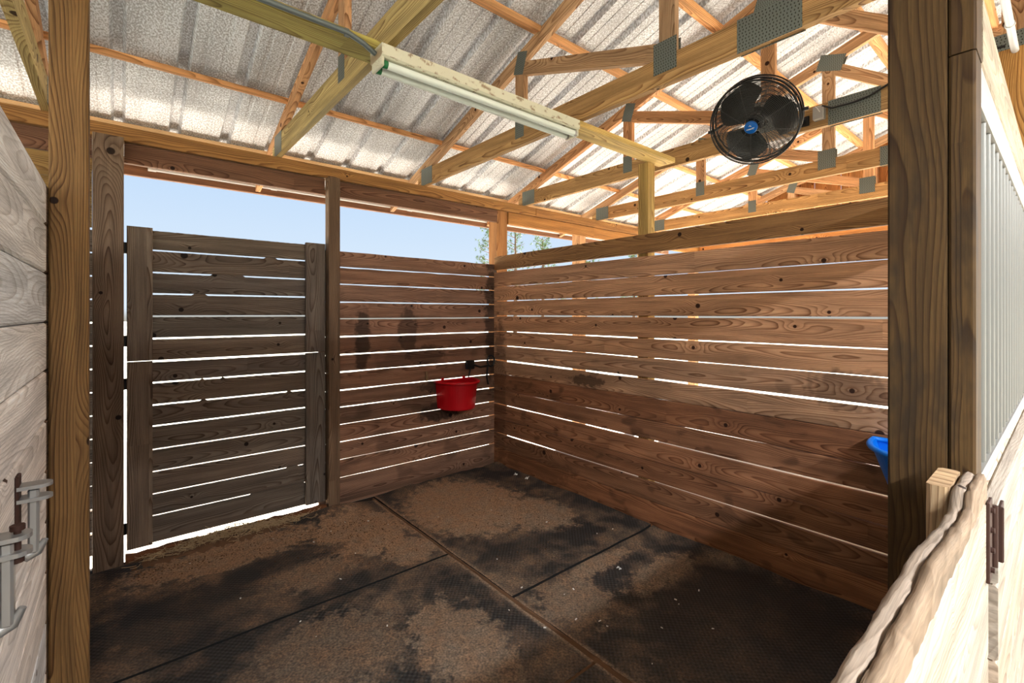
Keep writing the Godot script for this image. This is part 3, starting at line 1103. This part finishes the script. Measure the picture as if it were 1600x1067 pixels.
func aisle_lamps() -> void:
	# lit strip lights along the aisle behind the camera
	var glow := flat(Color(0.95, 0.96, 0.95), 0.3, 0.0)
	glow.emission_enabled = true
	glow.emission = Color(1.0, 0.97, 0.92)
	glow.emission_energy_multiplier = 1.0
	var where := ["far west of the stall door", "just west of the stall door", "just east of the stall door", "far east of the stall door"]
	for i in 4:
		var x: float = [-2.4, -0.2, 2.2, 4.6][i]
		var t := thing("aisle_light", "lit double tube light under the aisle trusses " + where[i], "light", V(x, -1.5, 2.56), "lit tube lights in the aisle")
		var st := begin()
		box(st, Vector3(0, 0.095, 0), Vector3(1.25, 0.07, 0.12), Basis.IDENTITY, 0.01)
		put("channel", st.commit(), M.enamel, t).position = Vector3.ZERO
		for n: float in [-0.033, 0.033]:
			st = begin()
			tube(st, [Vector3(-0.6, 0.035, n), Vector3(0.6, 0.035, n)], 0.0165, 12)
			put("lamp_tube", st.commit(), glow, t).position = Vector3.ZERO
		var a := AreaLight3D.new()
		a.name = "aisle_lamp"
		a.area_size = Vector2(1.2, 0.12)
		a.light_energy = LAMP
		a.light_color = Color(0.98, 0.99, 1.0)
		a.shadow_enabled = true
		a.rotation_degrees.x = -90
		a.position = t.position
		add_child(a, true)


func fan() -> void:
	var c := V(2.73, 1.13, 2.61)
	var f := V(-0.814, -0.123, -0.568).normalized()
	var side := f.cross(Vector3.UP).normalized()
	var up := side.cross(f).normalized()
	var xf := Transform3D(Basis(side, f, -up), Vector3.ZERO)   # local y is where the fan blows
	if xf.basis.determinant() < 0:
		xf.basis = Basis(-side, f, -up)
	var t := thing("barn_fan", "round black caged barn fan with a blue hub badge on a truss", "fan", c)
	var R := 0.226
	var dome := func(r: float, s: float) -> float:
		return s * (0.055 + 0.060 * (1.0 - pow(r / R, 2.6)))
	for s: float in [1.0, -1.0]:
		var st := begin()
		var nr := 27
		for i in nr:
			var r: float = 0.052 + (R - 0.056) * i / (nr - 1.0)
			var ring := []
			for k in 56:
				var q := TAU * k / 56
				ring.append(xf * Vector3(r * cos(q), dome.call(r, s), r * sin(q)))
			tube(st, ring, 0.0016, 4, true)
		for i in (9 if s > 0 else 6):
			var q := TAU * i / (9.0 if s > 0 else 6.0) + 0.35
			var ray := []
			for k in 9:
				var r := 0.04 + (R - 0.04) * k / 8.0
				ray.append(xf * Vector3(r * cos(q), dome.call(r, s) - s * 0.003, r * sin(q)))
			ray.append(xf * Vector3(R * cos(q), 0.01 * s, R * sin(q)))
			tube(st, ray, 0.0022, 5)
		put("front_guard" if s > 0 else "rear_guard", st.commit(), M.guard, t).position = Vector3.ZERO
	var st := begin()
	for y in [0.052, -0.052, 0.0]:
		var ring := []
		for k in 64:
			var q := TAU * k / 64
			ring.append(xf * Vector3(R * cos(q), y, R * sin(q)))
		tube(st, ring, 0.0055 if y == 0.0 else 0.004, 8, true)
	lathe(st, [Vector2(R - 0.001, -0.012), Vector2(R + 0.004, -0.012), Vector2(R + 0.004, 0.012), Vector2(R - 0.001, 0.012)], 64, xf)
	put("guard_band", st.commit(), M.black, t).position = Vector3.ZERO
	# three broad cupped blades
	for b in 3:
		st = begin()
		var q0 := TAU * b / 3.0 + 1.85
		var g := []
		for i in 11:
			var r := 0.05 + 0.158 * i / 10.0
			var wd := 0.78 + 0.36 * sin(PI * (i / 10.0) * 0.85)
			if i > 7:
				wd *= 1.0 - 0.16 * (i - 7)
			var row := []
			for k in 9:
				var a := q0 + wd * (k / 8.0 - 0.5) * 1.5 + 0.35 * i / 10.0
				var y := -0.034 * (k / 8.0 - 0.5) * 2.0 + 0.012 * sin(PI * k / 8.0)
				row.append(xf * Vector3(r * cos(a), y, r * sin(a)))
			g.append(row)
		for i in 10:
			for k in 8:
				for s in [1.0, -1.0]:
					plain_quad(st, g[i][k] + f * 0.0012 * s, g[i + 1][k] + f * 0.0012 * s, g[i + 1][k + 1] + f * 0.0012 * s, g[i][k + 1] + f * 0.0012 * s, f * s)
		st.index()
		put("blade", st.commit(), M.blade, t).position = Vector3.ZERO
	st = begin()
	lathe(st, [Vector2(0.0, -0.17), Vector2(0.05, -0.165), Vector2(0.062, -0.15), Vector2(0.062, -0.06), Vector2(0.045, -0.045), Vector2(0.045, 0.03), Vector2(0.03, 0.042), Vector2(0.0, 0.044)], 28, xf)
	put("motor", st.commit(), M.black, t).position = Vector3.ZERO
	st = begin()
	lathe(st, [Vector2(0.033, 0.104), Vector2(0.034, 0.112), Vector2(0.031, 0.119), Vector2(0.016, 0.1225), Vector2(0.0, 0.123)], 36, xf)
	var hb := put("hub_badge", st.commit(), M.fanblue, t)
	hb.position = Vector3.ZERO
	st = begin()   # pale lettering stroke with a small mark above it
	for i in 7:
		var a := -0.019 + 0.006 * i
		box(st, xf * Vector3(a, 0.1235, 0.004 - a * 0.12), Vector3(0.0036, 0.0012, 0.0055 if i % 2 else 0.004), xf.basis, 0.0003)
	box(st, xf * Vector3(-0.002, 0.1236, 0.010 - 0.002), Vector3(0.036, 0.001, 0.0016), xf.basis, 0.0003)
	tube(st, [xf * Vector3(-0.007, 0.1235, -0.009), xf * Vector3(-0.001, 0.1238, -0.013), xf * Vector3(0.006, 0.1235, -0.007)], 0.0018, 6)
	put("badge_mark", st.commit(), M.white, hb).position = Vector3.ZERO
	# yoke, arm and box on the truss chord
	st = begin()
	var wall := V(0.90 + 1.225 * 2 - 0.019, 1.075, 2.745) - c
	tube(st, [xf * Vector3(0, -0.16, 0), xf * Vector3(0, -0.20, 0), wall.lerp(xf * Vector3(0, -0.2, 0), 0.35), wall], 0.013, 10)
	tube(st, [xf * Vector3(-R - 0.006, 0, 0), xf * Vector3(-R * 0.8, -0.12, 0), xf * Vector3(0, -0.175, 0), xf * Vector3(R * 0.8, -0.12, 0), xf * Vector3(R + 0.006, 0, 0)], 0.008, 8)
	for s: float in [-1.0, 1.0]:
		tube(st, [xf * Vector3(s * (R - 0.005), 0, 0), xf * Vector3(s * (R + 0.03), 0, 0)], 0.010, 8)
	box(st, wall + Vector3(-0.008, 0, 0), Vector3(0.012, 0.06, 0.05))
	put("mounting_bracket", st.commit(), M.black, t).position = Vector3.ZERO
	st = begin()
	box(st, V(3.305, 0.99, 2.765), Vector3(0.045, 0.08, 0.06), Basis.IDENTITY, 0.004)
	tag(put("outlet_box", st.commit(), M.zinc), "small grey outlet box on the truss beside the fan", "outlet")
	st = begin()
	tube(st, [V(3.285, 0.97, 2.80), V(3.30, 0.92, 2.775), V(3.315, 0.82, 2.778), V(3.32, 0.74, 2.79), V(3.318, 0.62, 2.838), V(3.32, 0.45, 2.842), V(3.33, 0.2, 2.845)], 0.006, 8)
	tag(put("fan_cord", st.commit(), M.black), "black power cord running from the fan along the truss", "cord")
	st = begin()
	tube(st, [V(3.27, 1.0, 2.80), V(3.24, 0.98, 2.775), V(3.20, 0.955, 2.735)], 0.0025, 6)
	tag(put("cable_tie", st.commit(), M.white), "loose white cable tie end beside the fan", "cable tie")


# ---------------------------------------------------------------- buckets
func bucket_mesh(a: float, b: float, h: float, low := 0.82) -> Array:
	# D-shaped bucket: flat back on y = 0 of the local (x, z) plan, bowed front towards +z. Returns [body, rim]
	var outline := func(s: float) -> Array:
		var pts := []
		for k in 25:
			var q := PI * k / 24.0
			pts.append(Vector2(-a * s * cos(q) * (1.0 - 0.0), b * s * pow(sin(q), 0.8)))
		for k in range(1, 8):
			pts.append(Vector2(a * s * (1.0 - k / 4.0), 0.0))
		return pts
	var st := begin()
	var lv := [[low, 0.0, 0], [low + 0.02, 0.012, 0], [0.93, h - 0.03, 0], [0.95, h - 0.004, 0], [0.925, h - 0.004, 1], [0.905, h - 0.03, 1], [low - 0.01, 0.018, 1]]
	var rings := []
	for l in lv:
		var r := []
		for p: Vector2 in outline.call(l[0]):
			r.append(Vector3(p.x, l[1], p.y + (0.0 if l[2] == 0 else 0.003)))
		rings.append(r)
	var mid := Vector3(0, 0, b * 0.4)
	for i in rings.size() - 1:
		for k in rings[i].size():
			var k2: int = (k + 1) % rings[i].size()
			var out: Vector3 = (rings[i][k] + rings[i][k2]) / 2 - mid
			out.y = 0.0
			if i == 3:
				out = Vector3.UP
			elif i > 3:
				out = -out
			plain_quad(st, rings[i][k], rings[i][k2], rings[i + 1][k2], rings[i + 1][k], out)
	for e in [[0, -1.0], [6, 1.0]]:
		var r: Array = rings[e[0]]
		for k in r.size():
			tri(st, Vector3(0, r[0].y, b * 0.35), r[k], r[(k + 1) % r.size()], Vector3(0, e[1], 0))
	var rs := begin()
	var path := []
	for p: Vector2 in outline.call(0.985):
		path.append(Vector3(p.x, h - 0.010, p.y))
	tube(rs, path, 0.013, 8, true)
	return [st.commit(), rs.commit()]


func buckets() -> void:
	var m := bucket_mesh(0.205, 0.30, 0.26)
	var r := thing("feed_bucket", "red plastic flat-backed feed bucket hung in the back corner", "bucket", V(2.44, 3.786, 0.645))
	put("body", m[0], M.red, r).position = Vector3.ZERO
	put("rim", m[1], M.red, r).position = Vector3.ZERO
	r.rotation.y = 0.0
	var st := begin()
	for s: float in [-1.0, 1.0]:
		box(st, Vector3(s * 0.12, 0.262, 0.006), Vector3(0.03, 0.04, 0.012))
	put("hanger", st.commit(), M.red, r).position = Vector3.ZERO
	var b := thing("feed_bucket", "blue plastic bucket on the right wall, half hidden by the door post", "bucket", V(WALL_X - 0.004, 0.427, 0.645))
	m = bucket_mesh(0.215, 0.32, 0.26, 0.58)
	put("body", m[0], M.blue, b).position = Vector3.ZERO
	put("rim", m[1], M.blue, b).position = Vector3.ZERO
	b.rotation.y = -PI / 2
	# black clip and strap above the red bucket
	st = begin()
	var loop := []
	for k in 16:
		var q := TAU * k / 16
		loop.append(V(2.86 + 0.035 * cos(q), 3.74 - 0.01 * cos(q), 1.055 + 0.055 * sin(q)))
	tube(st, loop, 0.010, 8, true)
	box(st, V(2.63, 3.775, 1.03), Vector3(0.10, 0.085, 0.03), Basis.IDENTITY, 0.008)
	tube(st, [V(2.66, 3.765, 1.03), V(2.74, 3.755, 1.0), V(2.83, 3.745, 1.01)], 0.010, 8)
	tube(st, [V(2.63, 3.765, 1.0), V(2.60, 3.74, 0.955), V(2.585, 3.735, 0.915)], 0.007, 8)
	tube(st, [V(2.83, 3.75, 1.01), V(2.82, 3.755, 0.90), V(2.84, 3.757, 0.82)], 0.009, 8)
	tag(put("bucket_strap", st.commit(), M.black), "black clip and strap on the wall above the red bucket", "strap")
	var k := post(null, "wood_batten", 2.14, 2.162, 3.768, 3.787, 0.915, 1.0, Color(0.62, 0.56, 0.48))
	tag(k, "short pale wooden batten left of the red bucket", "batten")


func brackets() -> void:
	for i in 2:
		var n: float = [1.34, 1.05][i]
		var t := thing("bar_bracket", ["forked steel bar bracket next to the left post", "forked steel bar bracket farther from the post, holding a rusty pin"][i], "bracket", V(-0.158, n, 1.05), "steel bar brackets on the left partition")
		var st := begin()
		box(st, V(-0.155, n, 1.125), Vector3(0.006, 0.17, 0.034), Basis.IDENTITY, 0.0015)
		put("back_plate", st.commit(), M.rust, t).position = -t.position
		st = begin()
		box(st, V(-0.133, n, 1.115), Vector3(0.016, 0.13, 0.022), Basis.IDENTITY, 0.004)
		put("upright", st.commit(), M.zinc, t).position = -t.position
		for z: float in [1.185, 1.160]:
			st = begin()
			var pts := []
			for k in 13:
				var q := -PI / 2 + PI * k / 12.0
				pts.append(Vector2(-0.124 + 0.019 * cos(q), 0.019 * sin(q)))
			pts.append(Vector2(-0.155, 0.019))
			pts.append(Vector2(-0.155, -0.019))
			var hh := 0.0035
			for k in pts.size():
				var p: Vector2 = pts[k]
				var p2: Vector2 = pts[(k + 1) % pts.size()]
				plain_quad(st, V(p.x, n + p.y, z - hh), V(p2.x, n + p2.y, z - hh), V(p2.x, n + p2.y, z + hh), V(p.x, n + p.y, z + hh), V((p.x + p2.x) / 2 + 0.13, (p.y + p2.y) / 2, 0))
				for s: float in [-1.0, 1.0]:
					tri(st, V(-0.13, n, z + s * hh), V(p.x, n + p.y, z + s * hh), V(p2.x, n + p2.y, z + s * hh), Vector3(0, s, 0))
			put("fork_tab", st.commit(), M.zinc, t).position = -t.position
		st = begin()
		tube(st, [V(-0.152, n, 1.055), V(-0.140, n, 1.045), V(-0.128, n, 1.050), V(-0.116, n, 1.072)], [0.012, 0.012, 0.009, 0.005], 10)
		put("hook", st.commit(), M.zinc, t).position = -t.position
		if i == 1:
			st = begin()
			tube(st, [V(-0.122, n, 1.20), V(-0.122, n, 1.148)], 0.0045, 8)
			tube(st, [V(-0.122, n, 1.194), V(-0.122, n, 1.202)], 0.009, 8)
			tube(st, [V(-0.122, n, 1.144), V(-0.122, n, 1.152)], 0.008, 8)
			put("pin", st.commit(), M.rust, t).position = -t.position


# ---------------------------------------------------------------- loose dirt, straw, scraps
func mound(called: String, label: String, path: Array, widths: Array, heights: Array, mat: Material, sd: float) -> void:
	var st := begin()
	var ns := 90
	var nk := 12
	for i in ns + 1:
		var f := float(i) / ns * (path.size() - 1)
		var a := mini(int(f), path.size() - 2)
		var g := f - a
		var p: Vector2 = path[a].lerp(path[a + 1], g)
		var d: Vector2 = (path[a + 1] - path[a]).normalized()
		var w := Vector2(-d.y, d.x)
		var wd := lerpf(widths[a], widths[a + 1], g) * (1.0 + 0.5 * nz.get_noise_2d(i * 0.35, sd))
		var ht := lerpf(heights[a], heights[a + 1], g) * (1.0 + 0.5 * nz.get_noise_2d(i * 0.3, sd + 9.0))
		for k in nk + 1:
			var s := 2.0 * k / nk - 1.0
			var q := p + w * s * wd + w * 0.006 * nz.get_noise_2d(i * 0.7, k * 3.0 + sd)
			var z := ht * cos(s * PI / 2) * (1.0 + 0.35 * nz.get_noise_2d(i * 1.1, k * 1.7 + sd)) - 0.003
			st.set_uv(Vector2(i * 0.1, k * 0.1))
			st.add_vertex(V(q.x, q.y, z))
	for i in ns:
		for k in nk:
			var a := i * (nk + 1) + k
			for q in [a, a + nk + 1, a + nk + 2, a, a + nk + 2, a + 1]:
				st.add_index(q)
	st.generate_normals()
	tag(put(called, st.commit(), mat), label, "dirt", "", "stuff")


func loose_things() -> void:
	var thr := board(null, "threshold_board", V(0.63, 3.735, 0.004), Vector3(1.21, 0.075, 0.05), 0, Color(0.48, 0.33, 0.24), {"tops": wavy(24, 0.006), "ch": 0.012, "tex": 2})
	tag(thr, "worn brown threshold board on the ground under the gate", "threshold")
	mound("dirt_bank", "low bank of loose brown dirt against the gate threshold", [Vector2(0.02, 3.62), Vector2(0.5, 3.64), Vector2(0.95, 3.65), Vector2(1.26, 3.62)], [0.09, 0.10, 0.09, 0.05], [0.014, 0.028, 0.024, 0.012], M.soil, 1.0)
	mound("dirt_seam", "brown dirt packed into the long seam between the rubber mats", [Vector2(1.606, 3.70), Vector2(1.614, 2.6), Vector2(1.613, 1.9), Vector2(1.614, 1.2), Vector2(1.613, 0.3)], [0.010, 0.010, 0.012, 0.016, 0.016], [0.004, 0.004, 0.008, 0.010, 0.010], M.soil, 4.0)
	mound("dirt_seam", "brown dirt in the short seam at the front left of the floor", [Vector2(0.3, 1.34), Vector2(1.59, 1.337)], [0.008, 0.012], [0.001, 0.006], M.soil, 6.0)
	# straw and roots heaped against the threshold
	rng.seed = 77
	var st := begin()
	for i in 620:
		var x := 0.62 + 0.26 * rng.randfn() if i < 500 else 0.1 + 1.1 * rng.randf()
		if x < 0.04 or x > 1.22:
			continue
		var n := 3.690 - absf(rng.randfn()) * 0.05
		var z := 0.022 + rng.randf() * 0.065 * exp(-pow((x - 0.6) / 0.3, 2))
		var a := rng.randf() * TAU
		var len := 0.03 + 0.09 * rng.randf()
		var pts := []
		var d := V(cos(a), sin(a) * 0.5, 0.25 * rng.randfn())
		var bend := V(rng.randfn(), 0.5 * rng.randfn(), rng.randfn()) * 0.35
		for k in 5:
			var g := k / 4.0
			var p := V(x, n, z) + d * len * (g - 0.5) + bend * len * (g - 0.5) * (g - 0.5)
			p.y = maxf(p.y, 0.012)
			p.z = maxf(p.z, -3.705)
			pts.append(p)
		tube(st, pts, 0.0011 + 0.0007 * rng.randf(), 4)
	tag(put("straw_heap", st.commit(), M.hay), "tangle of dry straw and roots heaped under the gate", "straw", "", "stuff")
	# crumbs of dirt
	var lump := SphereMesh.new()
	lump.radius = 0.5
	lump.height = 0.8
	lump.radial_segments = 6
	lump.rings = 3
	var mm := MultiMesh.new()
	mm.transform_format = MultiMesh.TRANSFORM_3D
	mm.mesh = lump
	mm.instance_count = 2600
	for i in 2600:
		var x: float
		var n: float
		if i < 1700:
			x = 0.05 + 1.35 * rng.randf()
			n = 3.66 - absf(rng.randfn()) * 0.17
		elif i < 2200:
			x = 1.3 + 0.25 * rng.randfn()
			n = 3.1 + 0.25 * rng.randfn()
		else:
			x = 2.1 + 0.35 * rng.randfn()
			n = 2.9 + 0.4 * rng.randfn()
		x = clampf(x, -0.05, 2.8)
		n = clampf(n, 0.5, 3.7)
		var s := 0.003 + 0.007 * pow(rng.randf(), 2.5)
		mm.set_instance_transform(i, Transform3D(Basis.from_euler(Vector3(rng.randf(), rng.randf() * 6, rng.randf())).scaled(Vector3(s, s * 0.7, s * 1.2)), V(x, n, 0.004)))
	var mi := MultiMeshInstance3D.new()
	mi.name = "dirt_crumbs"
	mi.multimesh = mm
	mi.material_override = M.soil
	add_child(mi)
	tag(mi, "loose crumbs of brown dirt scattered over the mats", "dirt", "", "stuff")
	var chip := BoxMesh.new()
	chip.size = Vector3(0.010, 0.002, 0.005)
	var cm := MultiMesh.new()
	cm.transform_format = MultiMesh.TRANSFORM_3D
	cm.mesh = chip
	cm.instance_count = 46
	for i in 46:
		var s := 0.5 + 0.9 * rng.randf()
		cm.set_instance_transform(i, Transform3D(Basis.from_euler(Vector3(0.2 * rng.randfn(), rng.randf() * 6, 0.2 * rng.randfn())).scaled(Vector3.ONE * s), V(0.2 + 2.5 * rng.randf(), 0.9 + 2.6 * rng.randf(), 0.008)))
	var ci := MultiMeshInstance3D.new()
	ci.name = "shavings"
	ci.multimesh = cm
	ci.material_override = M.scrap
	add_child(ci)
	tag(ci, "tiny pale shavings scattered over the dark mats", "shavings", "", "stuff")
	# pale flecks on the mats and two white scraps by the right wall
	var spots := [[2.86, 3.35, 0.014, "upper of two white scraps at the foot of the right wall"], [2.87, 3.20, 0.016, "lower of two white scraps at the foot of the right wall"], [2.28, 1.72, 0.012, "pale chip on the mat nearest the right wall seam"]]
	for s in spots:
		st = begin()
		for k in 5:
			var o := V(s[0] + 0.010 * rng.randfn(), s[1] + 0.010 * rng.randfn(), 0.012 + 0.008 * rng.randf())
			box(st, o, Vector3(s[2], 0.003, s[2] * 0.8), Basis.from_euler(Vector3(rng.randf() * 1.2, rng.randf() * 6, rng.randf())), 0.001)
		tag(put("paper_scrap", st.commit(), M.scrap), s[3], "scrap")


# ---------------------------------------------------------------- outside
func trees() -> void:
	rng.seed = 31
	var names := ["tall thin pine seen over the back wall beside the corner post", "bushy pine standing right of the thin one beyond the wall", "pale green young pine at the right beyond the wall", "low green pine behind the others, seen under the top rail", "slim pine left of the corner post, mostly hidden"]
	var spots := [[21.6, 25.4, 8.6], [26.8, 28.0, 7.9], [31.0, 27.0, 8.2], [38.0, 27.0, 8.0], [24.0, 31.5, 9.4]]
	for i in spots.size():
		var s = spots[i]
		var h: float = s[2]
		var t := thing("pine_tree", names[i], "tree", V(s[0], s[1], -0.06), "pines beyond the barn")
		var st := begin()
		tube(st, [Vector3(0, -0.1, 0), Vector3(0.05, h * 0.5, 0.02), Vector3(0, h, 0)], [0.16, 0.10, 0.02], 8)
		var tips := []
		for k in 34:
			var z := h * (0.30 + 0.68 * k / 33.0)
			var a := k * 2.4 + rng.randf()
			var len := (1.0 - (z / h - 0.3) * 0.95) * (1.3 + 0.8 * rng.randf()) * (0.8 if i == 0 else 1.0)
			var d := Vector3(cos(a), 0.25 + 0.2 * rng.randf(), sin(a)).normalized()
			tube(st, [Vector3(0, z, 0), Vector3(0, z, 0) + d * len * 0.5, Vector3(0, z - 0.05, 0) + d * len + Vector3(0, len * 0.12, 0)], [0.035, 0.022, 0.008], 5)
			for q in (5 if i == 0 else 12):
				var g := 0.45 + 0.6 * rng.randf()
				tips.append(Vector3(0, z, 0) + d * len * g + 0.16 * Vector3(rng.randfn(), rng.randfn(), rng.randfn()))
		put("trunk", st.commit(), M.bark, t).position = Vector3.ZERO
		var leaf := begin()
		for k in 14:
			var d := Vector3(rng.randfn(), rng.randfn() + 0.5, rng.randfn()).normalized()
			var w := d.cross(Vector3(rng.randfn(), rng.randfn(), rng.randfn())).normalized() * 0.012
			tri(leaf, -w, w, d * 0.22, d.cross(w))
			tri(leaf, w, -w, d * 0.22, -d.cross(w))
		var mm := MultiMesh.new()
		mm.transform_format = MultiMesh.TRANSFORM_3D
		mm.mesh = leaf.commit()
		mm.instance_count = tips.size()
		for k in tips.size():
			mm.set_instance_transform(k, Transform3D(Basis.from_euler(Vector3(rng.randf() * 6, rng.randf() * 6, rng.randf() * 6)), tips[k]))
		var mi := MultiMeshInstance3D.new()
		mi.name = "needles"
		mi.multimesh = mm
		mi.material_override = M.needle
		mi.set_meta("kind", "stuff")
		t.add_child(mi)
